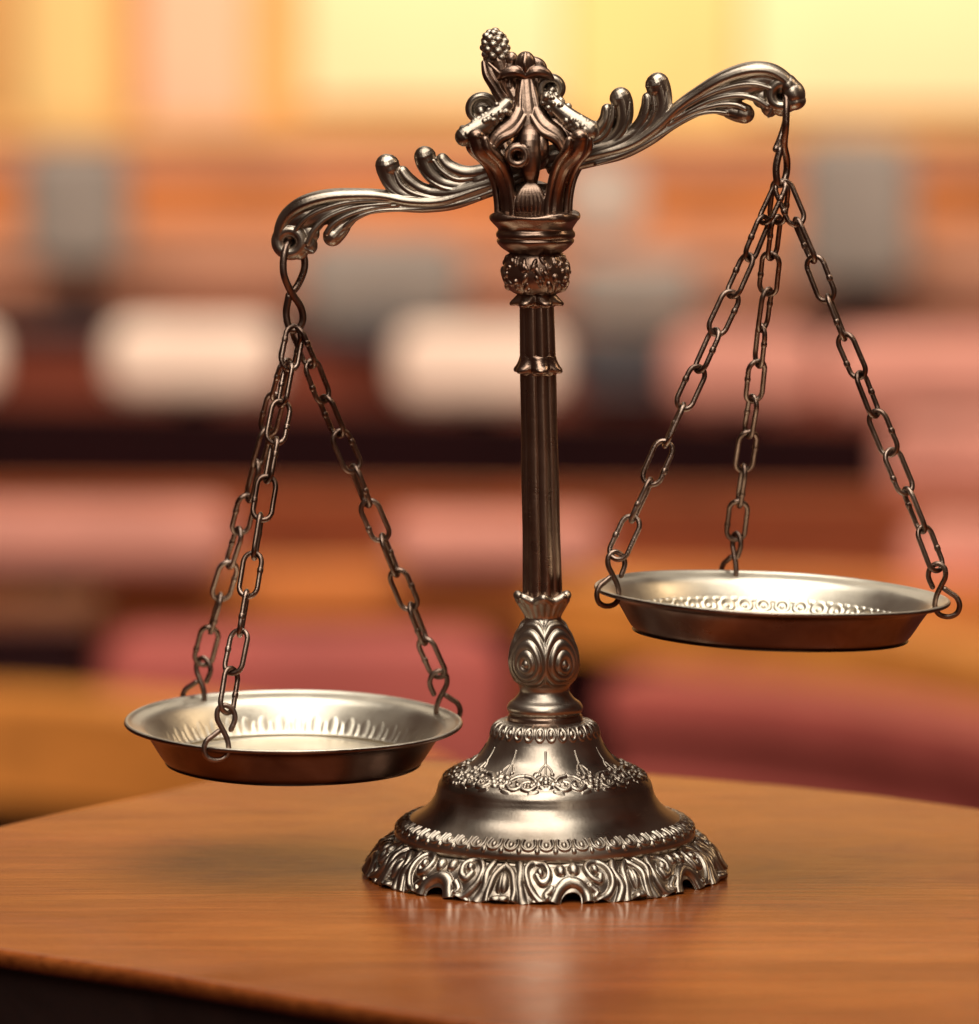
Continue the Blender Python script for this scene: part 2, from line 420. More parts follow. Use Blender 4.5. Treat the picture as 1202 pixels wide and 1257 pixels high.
def lugs(ya, yb, R0, R1, n, ph, name):
    ym = (ya + yb) / 2
    pr = smoothprof(prof([(R0 - 3, ya), (R0 + 1, ya + 3), (R0 + 3, ya + 8), (R0 + (R1 - R0) * .62, ym + 1), (R1, ym + 6), (R1 - 1, ym + 10), (R0 + 3, yb - 2), (R0, yb), (R0 - 3, yb + 1)]), 8)
    def hf(th, s, r, z):
        k = np.clip((r - rr(R0, ym)) / rr(R1 - R0, ym), 0, 1)
        lob = np.abs(np.cos(n / 2 * (th - ph))) ** 1.3
        return np.zeros_like(r), -k * rr(R1 - R0, ym) * .85 * (1 - lob), K * 3.5 * k * (1 - lob)
    V, Fc, _ = revolve(pr, 300, K * .6, hf)
    link(name, mesh_np(lean(V), Fc), M['column'], scale_root)
lugs(433, 459, 21.5, 31.5, 6, .15, 'shaft_ring')
lugs(352, 376, 21, 33, 6, .45, 'shaft_ring')
def sph_h(th, s, r, z):
    yy = np.interp(z, [z0(y) for y in range(380, 240, -2)], list(range(380, 240, -2))); px = K
    v = yy - 334; h = np.zeros_like(r)
    rs = np.random.RandomState(11); tw = th % (2 * PI)
    for k in range(120):
        t0 = rs.rand() * 2 * PI; v0 = rs.uniform(-22, 20); w0 = rs.uniform(2.2, 4.6); q = rs.uniform(.8, 2.2); hh = rs.uniform(2, 4) * px
        m = np.abs((tw - t0 + PI) % (2 * PI) - PI) < .2
        du = ((tw[m] - t0 + PI) % (2 * PI) - PI) * 40; sl = rs.uniform(-.5, .5)
        h[m] = np.maximum(h[m], blob(du + sl * (v[m] - v0), v[m], (0, v0), w0, hh, w0 * q))
    g = (np.abs(v) < 26)
    return np.where(g, h * np.clip((26 - np.abs(v)) / 6, 0, 1), 0)
cap = smoothprof(prof([(40, 258), (52, 260), (56.5, 262), (57, 267), (53, 272), (47, 278), (46, 281), (48.5, 285), (48, 289.5), (46, 291.5), (47.5, 294), (46, 298), (41, 303), (35, 307), (31, 310), (30, 312)]), 7)
def cap_h(th, s, r, z):
    yy = np.interp(z, [z0(y) for y in range(320, 240, -2)], list(range(320, 240, -2)))
    m = np.clip((280 - yy) / 12, 0, 1)
    return m * K * 3.0 * np.cos(4 * (th - math.radians(35))) + K * .4 * np.cos(9 * th + z * 500)
V, Fc, _ = revolve(cap, 300, K * .6, cap_h)
link('capital', mesh_np(lean(V), Fc), M['column'], scale_root)
sphp = smoothprof(prof([(28, 308), (33, 311), (38, 320), (40.5, 331), (39.5, 341), (36, 350), (30, 357), (24, 360)]), 8)
V, Fc, _ = revolve(sphp, 420, K * .5, sph_h)
link('knop', mesh_np(lean(V), Fc), M['column'], scale_root)

# ---- crown. Local frame in picture units: x right, y away, z up, origin at the beam pivot
PIV = P(655, 201, LEANY * (z0(200) - ZL)); KU = U(PIV)
def loc(v):
    v = np.asarray(v, float) * KU; return v + np.array(PIV)
def L2(x, y, d=0.0): return (x - 655, d, 201 - y)
VOX = KU * .62
cr = MB()
def bump_tube(mb, a, b, r, seed, nb=58, w=3.7):
    a, b = np.array(a, float), np.array(b, float)
    mid = (a + b) / 2 + np.array([0, 0, -3.5]); mb.tube([a, mid, b], [r * 1.08, r, r * .8], n=24)
    rs = np.random.RandomState(seed); ax = (b - a) / np.linalg.norm(b - a)
    s1 = np.cross(ax, [0, 1, 0]); s1 /= np.linalg.norm(s1); s2 = np.cross(ax, s1)
    for _ in range(nb):
        t = rs.rand(); an = rs.rand() * 2 * PI
        mb.ball(a + (b - a) * t - np.array([0, 0, 14 * t * (1 - t)]) + (s1 * math.cos(an) + s2 * math.sin(an)) * r * .86, rs.uniform(.8, 1.25) * w, n=9)
ROT = math.radians(12)
def post(ang, topx_r, base_r=42, hw=1.0):
    c, s = math.cos(ang), math.sin(ang)          # ang 0 = right, -90 deg = towards the camera
    def at(r, z, t=0): return (r * c - t * s, r * s + t * c, z)
    tr = topx_r
    for t, w, q in ((-15, 4.6, 2), (0, 11, -5), (15, 4.6, 2)):
        cr.tube([at(base_r + q, -70, t), at(base_r + 1 + q, -45, t), at(base_r + 7 + q, -20, t), at(base_r + 19 + q, 2, t * 1.1), at(tr - 6 + q * .5, 19, t * 1.2), at(tr, 32, t * 1.1)], [w, w * .95, w, w * 1.1, w * 1.15, w], n=14)
    cr.ball(at(tr + 1, 36), (11, 11, 9), n=14)
for ang, tr in ((math.radians(-142), 88), (math.radians(-50), 86), (math.radians(38), 80), (math.radians(128), 76)):
    post(ang, tr)
# floor of the crown
cr.tube([(0, 0, -74), (0, 0, -62)], [44, 42], n=32, sub=2)
# cross leaves at the head
cr.ball(L2(645, 79, -8), (13, 12, 16), n=18)
cr.tube([L2(645, 66, -14), L2(644, 78, -19), L2(645, 92, -17)], [2, 4, 2], n=8)
for sx in (-1, 1):
    cr.tube([L2(645, 93, -14), L2(645 + sx * 12, 88, -14), L2(645 + sx * 24, 90, -12), L2(645 + sx * 32, 96, -8)], [5, 8, 7, 3.5], flat=1.2, n=12, flatdir=(0, 1, 0))
cr.tube([L2(653, 78, 10), L2(662, 82, 10), L2(664, 94, 8), L2(662, 106, 4)], [9, 9, 9, 9], n=14)
cr.tube([L2(646, 92, -4), L2(647, 112, -8), L2(649, 138, -12), L2(651, 168, -16)], [12, 15, 19, 21], n=24)
for dx in (-9, 1, 11):
    cr.tube([L2(646 + dx * .5, 96, -14), L2(647 + dx * .9, 120, -21), L2(650 + dx * 1.3, 150, -30)], [3, 4.5, 4], n=12)
for sx in (-1, 1):
    for dd, k in ((-1, 1.0), (1, .8)):
        cr.tube([L2(648 + sx * 6, 118, 4 * dd), L2(648 + sx * 22, 139, 14 * dd), L2(648 + sx * 44, 157, 26 * dd), L2(648 + sx * 64, 174, 36 * dd)], [9, 10, 10, 8], n=20)
        cr.tube([L2(648 + sx * 8, 130, 16 * dd), L2(648 + sx * 18, 152, 28 * dd), L2(648 + sx * 38, 168, 34 * dd), L2(648 + sx * 50, 190, 36 * dd)], [10, 12, 11, 7], n=20)
    cr.tube([L2(648 + sx * 4, 142, -30), L2(648 + sx * 16, 160, -40), L2(648 + sx * 34, 170, -42), L2(648 + sx * 44, 186, -40)], [3, 4.5, 4.5, 3], n=12)
cr.tube([L2(640, 100, -10), L2(641, 112, -12), L2(645, 130, -14)], [6, 6, 7], n=10)
# inner lower leaf
for k in range(-3, 4):
    cr.tube([(-4 + k * 3.4, -36, -68), (-4 + k * 5.4, -40, -48), (-4 + k * 3.6, -39, -32), (-4 + k * .8, -34, -22)], [4, 4.4, 4, 3.4], n=12)

fused('crown', cr, M['column'], scale_root, VOX, loc, 6)

bs = MB()
bs.ball(L2(650, 186, -22), (25, 26, 26), n=20)
bs.tube([L2(652, 160, -20), L2(650, 175, -40), L2(651, 205, -38), L2(652, 222, -26), L2(652, 232, -24)], [14, 14, 12, 8, 7], n=28)
ringc = L2(635, 189, -48)
bs.tube([(ringc[0] + 10.5 * math.cos(a), ringc[1] - 4, ringc[2] + 10.5 * math.sin(a)) for a in np.arange(12) * PI / 6], 4.4, n=14, closed=True, sub=3)
bs.tube([(ringc[0] + 10.5 * math.cos(a), ringc[1] + 5, ringc[2] + 10.5 * math.sin(a)) for a in np.arange(12) * PI / 6], 6, n=14, closed=True, sub=3)
bs.ball(L2(664, 178, -36), (10, 10, 16), n=12)
fused('boss', bs, M['column'], scale_root, VOX, loc, 3)
for a, b, sd in ((L2(571, 166, -44), L2(622, 128, -26), 2), (L2(723, 158, -50), L2(672, 120, -24), 5)):
    gmb = MB(); bump_tube(gmb, a, b, 11.5, sd)
    gmb.ball(a, 11.5, n=16)
    fused('garland', gmb, M['metal'], scale_root, VOX, loc, 2)
for cx, cy, R, w, d, ib in ((591, 136, 18.5, 5.2, 22, 8.5), (677, 110, 14, 6.5, 4, 7.5)):
    smb = MB(); c = L2(cx, cy, d)
    sgn = 1 if cx < 655 else -1
    smb.tube([(c[0] + sgn * R * (1 - .012 * k * k * .3) * math.cos(k * .5 - .6), c[1], c[2] + R * (1 - .012 * k * k * .3) * math.sin(k * .5 - .6)) for k in range(13)], w, flat=2.0, flatdir=(0, 1, 0), n=14, sub=3)
    smb.ball((c[0] - (-2) * sgn * 0, c[1] - 6, c[2] - 2), (ib, ib * 1.4, ib), n=12)
    smb.tube([(c[0] + sgn * 8, c[1] + 4, c[2] - 4), (c[0] + sgn * 24, c[1] + 0, c[2] - 16)], [9, 9], n=12, sub=2)
    smb.ball((c[0], c[1] + 6, c[2]), (R * .9, 5, R * .9), n=14)
    fused('scroll', smb, M['metal'], scale_root, VOX, loc, 2)
# pine cone finial
fi = MB(); cc = np.array(L2(608, 60, 12)); ax = Matrix.Rotation(math.radians(-8), 3, 'Y')
fi.ball(cc, (14.5, 14.5, 22), ax.to_4x4(), n=20)
for i in range(40):
    t = (i + .5) / 40; zz = 1 - 2 * t; ph = i * 2.39996
    if zz < -.75: continue
    q = np.array(ax @ Vector((13.6 * math.sqrt(1 - zz * zz) * math.cos(ph), 13.6 * math.sqrt(1 - zz * zz) * math.sin(ph), 21 * zz)))
    fi.ball(cc + q, (5.6, 5.6, 4.8), n=10)
fused('pine_cone', fi, M['metal'], scale_root, VOX, loc, 1)
fl = MB()
fl.tube([L2(613, 76, 10), L2(620, 96, 8), L2(634, 122, 2), L2(644, 140, 0)], [12, 12, 13, 14], n=14)
fl.tube([L2(594, 78, 2), L2(597, 92, -4), L2(606, 106, -6), L2(616, 122, -6)], [3.5, 5, 6, 7], flat=1.6, flatdir=(0, 1, 0), n=12)
fl.tube([L2(597, 77, 14), L2(604, 92, 12), L2(612, 110, 8), L2(620, 124, 4)], [4, 9, 10, 9], n=12)
fl.tube([L2(600, 78, -6), L2(611, 88, -12), L2(622, 98, -12)], [2, 2.4, 2], n=8)
fl.ball(L2(628, 73, 4), (8, 8, 9), n=12)
fl.tube([L2(628, 78, 4), L2(624, 92, 2), L2(626, 108, 0)], [7, 7, 8], n=10)
fused('leaf_cup', fl, M['column'], scale_root, VOX, loc, 2)

# ---- beam (level in its own frame, then rolled)
ROLL = math.radians(17.0)
ca, sa = math.cos(ROLL), math.sin(ROLL)
def rel(x, y, d=0.0):                        # left arm picture point -> (outward, depth, up) in the beam's frame
    dx, dz = x - 655, 201 - y                # left arm points down: undo the roll
    return (-(dx * ca + dz * sa), d, (-dx * sa + dz * ca))
beam = MB(); arm = []
def A(pts, rad, flat=1.0, n=20): arm.append((pts, rad, flat, n))
# top ridge
A([(341, 304, 0), (343, 284, 0), (353, 266, 0), (374, 252, 0), (404, 243.5, 0), (438, 241, 0), (470, 242, 0), (505, 248, 0), (545, 247, 0), (590, 232, 0), (640, 215, 0)], [7, 8.5, 10, 11, 10, 8.5, 8, 8, 7.5, 7, 6], 1.9)
# lower rail
A([(400, 290, 0), (412, 276, 0), (432, 264, 0), (458, 258, 0), (488, 256, 0), (520, 256.5, 0), (556, 252, 0), (592, 240, 0), (640, 222, 0)], [5, 6.5, 6.5, 6, 5.5, 6, 6.5, 6, 6], 1.7)
# web behind
A([(352, 290, 0), (362, 272, 0), (388, 266, 0), (424, 258, 0), (465, 250, 0), (520, 250, 0), (580, 238, 0), (640, 220, 0)], [10, 15, 15, 12, 9, 8, 8, 7], .85)
for s in (-1, 1):
    A([(362, 286, s * 12), (376, 270, s * 12.5), (398, 258, s * 12), (432, 249, s * 10.5), (475, 247, s * 11), (520, 251, s * 10)], [2.6, 3, 3, 2.8, 2.4, 1.5], 1, 10)
    A([(378, 300, s * 11), (386, 284, s * 11.5), (404, 268, s * 11), (436, 256, s * 9.5), (480, 251, s * 10)], [3.5, 4, 3.2, 2.8, 1.8], 1, 10)
    A([(402, 288, s * 11), (410, 277, s * 12), (428, 266, s * 11), (456, 257, s * 9.5), (490, 253, s * 8.5)], [3.5, 3.2, 3, 2.6, 1.6], 1, 10)
    A([(424, 280, s * 8), (440, 268, s * 9), (465, 260, s * 8.5), (505, 258, s * 8), (550, 255, s * 8), (590, 244, s * 8)], [2.6, 2.6, 2.2, 2.2, 2.6, 2.6], 1, 10)
    # curl flutes
    A([(470, 218, s * 9), (479, 233, s * 9), (495, 243, s * 9), (525, 249, s * 8), (560, 247, s * 8), (600, 233, s * 8)], [2.6, 3, 2.8, 2.6, 2.2, 2], 1, 10)
    A([(486, 212, s * 8), (494, 228, s * 9), (512, 239, s * 9), (545, 243, s * 8), (600, 226, s * 8)], [2.6, 3, 2.8, 2.6, 2], 1, 10)
    A([(515, 205, s * 8), (528, 221, s * 9), (548, 232, s * 9), (575, 232, s * 8), (610, 219, s * 8)], [2.4, 3, 2.8, 2.4, 2], 1, 10)
    A([(534, 198, s * 8), (546, 212, s * 9), (566, 221, s * 8.5), (600, 214, s * 8)], [2.4, 3, 2.8, 2.2], 1, 10)
# curls
A([(474, 204, 0), (475, 212, 0), (481, 226, 0), (494, 239, 0), (520, 245, 0), (560, 243, 0), (610, 226, 0)], [14, 12.5, 11, 10, 8.5, 7, 6], 1.15)
A([(476, 205, 0), (477, 207, 0)], [14.8, 14], 1.1)
A([(522, 194, 0), (523, 196, 0)], [13.8, 13], 1.1)
A([(512, 236, 0), (560, 236, 0), (620, 218, 0)], [8, 11, 12], 1.1)
A([(494, 212, 0), (503, 223, 0), (522, 234, 0), (560, 238, 0), (610, 222, 0)], [7.5, 8.5, 8, 7, 6], 1.25)
A([(521, 193, 0), (523, 202, 0), (532, 216, 0), (548, 226, 0), (575, 228, 0), (610, 216, 0)], [13, 12, 11, 9.5, 8.5, 7], 1.15)
A([(543, 196, 0), (553, 206, 0), (574, 213, 0), (600, 209, 0), (640, 200, 0)], [7.5, 8.5, 9, 9, 8], 1.3)
# lower curl and the tip ring
A([(430, 272, 0), (418, 282, 0), (409, 292, 0)], [6, 9, 11.5], 1.1)
A([(408, 292, 0), (407, 293, 0)], [12.2, 12], 1.1)
A([(425, 283, 0), (418, 290, 0), (410, 297, 0)], [4, 6, 7], 1.6)
tipc = (353.5, 297, 0)
hub = (0, 0, 0)
for side in (-1, 1):
    def tf(p):
        o = rel(*p); return (side * o[0], o[1], o[2])
    for pts, rad, flat, n in arm:
        beam.tube([tf(p) for p in pts], rad, flat=flat, n=n, flatdir=(0, 1, 0), sub=5)
    ring = [tf((tipc[0] + 14.8 * math.cos(a) + 1.5, tipc[1] - 14 * math.sin(a) + 2, 0)) for a in np.arange(12) * PI / 6]
    beam.tube(ring, 9.6, flat=1.5, n=18, flatdir=(0, 1, 0), closed=True, sub=3)
    beam.ball(tf((366, 311, 0)), (11, 12, 11), n=16)
    beam.ball(tf((378, 302, 0)), (10, 12, 13), n=16)
    beam.ball(tf((353, 291, 19)), (12, 5, 10), n=16)
    beam.ball(tf((378, 289, 0)), (13, 8, 13), n=16)
    if side == 1: beam.ball(tf((344, 305, 0)), (14, 17, 17), n=18); beam.ball(tf((348, 315, 0)), (13, 15, 10), n=18); beam.ball(tf((343, 294, 0)), (11, 16, 14), n=18)
    beam.tube([tf((372, 306, -10)), tf((384, 312, -8))], [2, 2], n=8, sub=2)
beam.tube([(-70, 0, 0), (0, 0, 4), (70, 0, 0)], [12, 14, 12], n=14)
YAW = math.radians(-9)                       # right end comes towards the camera
def beam_fn(v):
    v = np.asarray(v, float).copy()
    st = 1 / math.cos(YAW)
    x = v[:, 0] * ca - v[:, 2] * sa * 1.0; z = v[:, 0] * sa + v[:, 2] * ca; y = v[:, 1]
    x2 = x * st * math.cos(YAW) - y * math.sin(YAW); y2 = x * math.tan(YAW) + y * math.cos(YAW)
    return loc(np.column_stack([x2, y2, z]))
fused('beam', beam, M['metal'], scale_root, VOX, beam_fn, 5)
def beam_pt(side, x, y, d=0):
    o = rel(x, y, d); return Vector(beam_fn(np.array([[side * o[0], o[1], o[2]]]))[0])
TIP = {s: beam_pt(s, tipc[0] + 1, tipc[1] + 8) for s in (-1, 1)}
TIP[-1] = beam_pt(-1, 355, 304); TIP[1] = beam_pt(1, 357, 302)

# ---- pans, hooks and chains
def hang(side, rimc, R, tx, ty, hooks, topyaw, top_end, name_l):
    """rimc: picture centre of the rim, R rim radius in picture units"""
    tip = TIP[side]; Yc = tip.y
    c = P(rimc[0], rimc[1], Yc); ku = U(c)
    rot = Matrix.Rotation(math.radians(ty), 4, 'Y') @ Matrix.Rotation(math.radians(tx), 4, 'X')
    X = Matrix.Translation(c) @ rot
    def tr(v):
        v = np.asarray(v, float); return v @ np.array(rot.to_3x3()).T + np.array(c)
    r0 = R
    inner = [(0.5, -50), (r0 - 66, -50), (r0 - 54, -47), (r0 - 47, -41), (r0 - 36, -24), (r0 - 27, -12), (r0 - 20, -7), (r0 - 9, -3.5), (r0 - 3, -.5), (r0, -1.5)]
    outer = [(r0, -1.5), (r0 + .8, -4), (r0 - 2, -6.2), (r0 - 10, -7.5), (r0 - 20, -10.5), (r0 - 26, -16), (r0 - 34, -28), (r0 - 42, -41), (r0 - 47, -48), (r0 - 53, -52.5), (r0 - 62, -53.5), (.5, -53)]
    ip = spline(np.array(inner), 6) * ku; op = spline(np.array(outer), 6) * ku
    ip[:, 0] = np.maximum(ip[:, 0], .0002); op[:, 0] = np.maximum(op[:, 0], .0002)
    def pan_h(th, s, r, z):
        rad = r / ku; n = 46; u = ((th * n / (2 * PI) + .5) % 1 - .5) * 2 * PI / n * (r0 - 46)
        v = (rad - (r0 - 46)) * 1.7
        ring = (1.0 if side < 0 else 1.6) * ku * np.clip(1 - ((np.hypot(u, v) - 8.0) / 3) ** 2, 0, 1)
        h = mx(*((blob(u, v, (0, 2), 5, .8 * ku, 12), blob(np.abs(u), v, (11, -2), 3, .8 * ku, 10)) if side < 0 else (ring, blob(u, v, (0, -1), 3, 2.0 * ku), blob(np.abs(u), v, (10, 8), 3, 1.4 * ku))), 1.3 * ku * np.clip(1 - ((rad - r0 + 66) / 2.4) ** 2, 0, 1))
        w = .6 * ku * np.sin(2 * th + .7) + .35 * ku * np.sin(5 * th)
        return -h * (rad > r0 - 82) * (rad < r0 - 36), np.zeros_like(r), w * (rad / r0) ** 2
    def out_h(th, s, r, z):
        rad = r / ku; w = .6 * ku * np.sin(2 * th + .7) + .35 * ku * np.sin(5 * th)
        return np.zeros_like(r), np.zeros_like(r), w * (rad / r0) ** 2
    # inner profile runs centre -> rim, reversed so that the normals point up/in
    ip = ip[::-1]
    V, Fc, _ = revolve(ip, 900, ku * .8, pan_h)
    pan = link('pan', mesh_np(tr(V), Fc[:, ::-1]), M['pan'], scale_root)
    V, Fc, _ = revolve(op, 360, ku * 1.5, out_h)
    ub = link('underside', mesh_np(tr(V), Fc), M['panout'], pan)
    # top hook: an S of thick wire through the tip ring
    kk = U(tip); e1 = Vector((math.cos(topyaw), math.sin(topyaw), 0)); e2 = Vector((-math.sin(topyaw), math.cos(topyaw), 0))
    drop = (tip.z - P(top_end[0], top_end[1], Yc).z) / kk
    sc = drop / 104.0
    S = [(-5, 5, -63), (8, 8, -50), (18, 8, -28), (16, 9, -8), (6, 6, 3), (-4, -6, 3), (-10, -13, -8), (-13, -15, -22), (-12, -14, -38), (-3, -6, -58), (9, -2, -76), (12, 0, -92), (6, 0, -104), (-4, 0, -106), (-9, 0, -97), (-10, 0, -82), (-6, -2, -64)]
    xo = (top_end[0] - (601 + (tip - CAM).dot(RT) / dep(tip) * F))
    mb = MB()
    mb.tube([tuple(tip + (e1 * (a * .92) + e2 * b + Vector((0, 0, 1)) * (z * sc)) * kk + Vector((1, 0, 0)) * kk * xo * min(1, -z / 100) ) for a, b, z in S], 4.5 * kk, n=14, sub=6)
    link('hanging_hook', mb.mesh(), M['chain'], scale_root)
    apex = tip + (e1 * 1.5 + Vector((1, 0, 0)) * xo + Vector((0, 0, -104 * sc))) * kk
    for hi, (ang, twist) in enumerate(hooks):
        a = math.radians(ang)
        out = Vector((math.cos(a), math.sin(a), 0))
        prc = c + rot.to_3x3() @ (out * (r0 - 15) * ku + Vector((0, 0, -5 * ku)))
        rim = c + rot.to_3x3() @ (out * r0 * ku)
        tw = math.radians(twist); o2 = Matrix.Rotation(tw, 3, 'Z') @ out
        hs = .88
        HK = [(-4, 24), (-9, 37), (-6, 48), (3, 53), (11, 48), (12, 37), (7, 26), (1, 13), (-1, 0), (5, -11), (18, -14), (29, -9), (33, 2), (29, 13), (21, 19), (11, 22)]
        up = Vector((0, 0, 1)); base = prc
        nrm = o2.cross(up)
        pts = [base + (o2 * (p[0] * (hs if p[1] < 22 and i > 7 else 1)) + up * (p[1] * (hs if p[1] < 22 and i > 7 else 1)) + nrm * (3.2 * math.sin(i / 15 * PI * 2))) * ku for i, p in enumerate(HK)]
        hb = MB(); hb.tube([tuple(p) for p in pts], 3.35 * ku, n=12, sub=6)
        end = base + (o2 * 2.5 + up * 47.5) * ku
        dv = end - apex; Lc = dv.length; n = max(5, round(Lc / (49.5 * ku))); pitch = Lc / n; dirn = dv.normalized()
        side_v = dirn.cross(Vector((0, 1, 0))).normalized(); ot = dirn.cross(side_v).normalized()
        cb = MB(); rs = random.Random(hi * 7 + side)
        wr = 3.25 * ku; hw = 11.4 * ku; hl = pitch / 2 + wr * .93
        th0 = rs.uniform(0, PI)
        for k in range(n):
            th = th0 + k * PI / 2 + rs.uniform(-.28, .28) + k * .13
            u = side_v * math.cos(th) + ot * math.sin(th)
            dd = (dirn + side_v * rs.uniform(-.03, .03) + ot * rs.uniform(-.03, .03)).normalized()
            cc_ = apex + dirn * pitch * (k + .5)
            if k == 0: cc_ = cc_ + dirn * ku * 1.5
            lp = []
            for q in range(24):
                t = q / 24 * 2 * PI
                cx_, sy_ = math.cos(t), math.sin(t)
                a_ = hw * (abs(cx_) ** .62) * (1 if cx_ >= 0 else -1)
                b_ = hl - hw + hw * abs(sy_) if abs(sy_) > 1e-6 else 0
                # stadium: straight flanks with round ends
                if abs(sy_) < .45: b_ = (hl - hw) * abs(sy_) / .45; a_ = hw * (1 if cx_ >= 0 else -1)
                else:
                    w_ = (abs(sy_) - .45) / .55; ph = w_ * PI / 2
                    a_ = hw * math.cos(ph) * (1 if cx_ >= 0 else -1); b_ = hl - hw + hw * math.sin(ph)
                b_ *= (1 if sy_ >= 0 else -1)
                lp.append(tuple(cc_ + u * a_ + dd * b_))
            cb.tube(lp, wr, n=10, closed=True, sub=2)
            # butt seam of the bent wire: a slight swelling on one flank
            sp = cc_ + u * hw + dd * rs.uniform(-8, 8) * ku
            cb.tube([tuple(sp - dd * 1.3 * ku), tuple(sp + dd * 1.3 * ku)], wr * 1.24, n=10, sub=1)
        ch = link('chain', cb.mesh(), M['chain'], scale_root)
        link('pan_hook', hb.mesh(), M['chain'], ch)
hang(-1, (360.5, 882.5), 207.0, 1.9, .6, ((128, 25), (248, -58), (24, -20)), math.radians(8), (361, 403), 'left')
hang(1, (948, 725.5), 218.0, -.4, 2.4, ((100, 20), (200, 0), (346, 0)), math.radians(48), (959, 224), 'right')

# ================================================================ THE DESK
tb = thing('wooden_desk', 'corner of a polished cherry wood desk with a dark side under the scale', 'desk', (0, 0, FLOOR))
fr = [G(x, y) for x, y in ((0, 1166), (180, 1192.5), (359, 1223), (539, 1250))]
lf = [G(x, y) for x, y in ((0, 1013), (67, 998), (180, 975), (252, 958))]
rt = [G(x, y) for x, y in ((788, 948.5), (960, 963), (1081, 975.5), (1202, 992))]
def isect(a, b, c, d):
    x1, y1, x2, y2, x3, y3, x4, y4 = a.x, a.y, b.x, b.y, c.x, c.y, d.x, d.y
    dn = (x1 - x2) * (y3 - y4) - (y1 - y2) * (x3 - x4)
    px = ((x1 * y2 - y1 * x2) * (x3 - x4) - (x1 - x2) * (x3 * y4 - y3 * x4)) / dn
    py = ((x1 * y2 - y1 * x2) * (y3 - y4) - (y1 - y2) * (x3 * y4 - y3 * x4)) / dn
    return Vector((px, py, 0))
cornerL = isect(fr[0], fr[3], lf[0], lf[3])
backc = isect(lf[0], lf[3], rt[0] + (rt[0] - rt[1]) * 1.0 + Vector((0, -.006, 0)), rt[0])
frx = fr[3] + (fr[3] - fr[0]).normalized() * .75
rtx = rt[3] + (rt[3] - rt[2]).normalized() * .55
poly = [cornerL] + fr + [frx, rtx] + rt[::-1] + [backc] + lf[::-1]
# round the corners
def round_poly(poly, corners, rad):
    out = []
    n = len(poly)
    for i, p in enumerate(poly):
        if i in corners:
            a = (poly[i - 1] - p).normalized(); b = (poly[(i + 1) % n] - p).normalized()
            for t in np.linspace(0, 1, 9):
                p0, p2 = p + a * rad, p + b * rad
                out.append(p0 * (1 - t) ** 2 + p * 2 * t * (1 - t) + p2 * t * t)
        else: out.append(p)
    return out
outl = round_poly(poly, (0, 5, 6, len(poly) - 5), .022)
def slab(mb, outl, z1, zr, z2, seg=6):
    """slab with a rounded upper edge zr and bottom z2"""
    n = len(outl); P2 = np.array([[p.x, p.y] for p in outl])
    Tn = np.roll(P2, -1, 0) - np.roll(P2, 1, 0); Tn /= np.linalg.norm(Tn, axis=1)[:, None]
    Nn = np.column_stack([Tn[:, 1], -Tn[:, 0]])
    area = sum(P2[i - 1][0] * P2[i][1] - P2[i][0] * P2[i - 1][1] for i in range(n))
    if area < 0: Nn = -Nn
    rows = []
    for k in range(seg + 1):
        a = k / seg * PI / 2; off = -zr * (1 - math.sin(a)); rows.append(np.column_stack([P2 + Nn * off, np.full(n, z1 - zr * (1 - math.cos(a)))]))
    rows.append(np.column_stack([P2, np.full(n, z2)]))
    V = np.vstack(rows); Fs = []
    m = len(rows)
    for i in range(m - 1):
        for j in range(n): Fs.append((i * n + j, i * n + (j + 1) % n, (i + 1) * n + (j + 1) % n, (i + 1) * n + j)[::(-1 if area > 0 else 1)])
    Fs.append(tuple(range(n)) if area > 0 else tuple(range(n))[::-1]); Fs.append(tuple((m - 1) * n + j for j in range(n))[::(-1 if area > 0 else 1)])
    mb.v.append(V); mb.f += [tuple(i + mb.n for i in q) for q in Fs]; mb.n += len(V)
mb = MB(); slab(mb, outl, 0, .0026, -.0060)
o = link('desktop', mb.mesh(), M['table'], tb, smooth=False)
for p in o.data.polygons:
    if abs(p.normal.z) < .999: p.use_smooth = True
ctr = sum(poly, Vector()) / len(poly)
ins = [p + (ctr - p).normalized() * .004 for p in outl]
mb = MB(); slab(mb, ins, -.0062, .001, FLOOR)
link('side_panel', mb.mesh(), M['tableside'], tb, smooth=False)

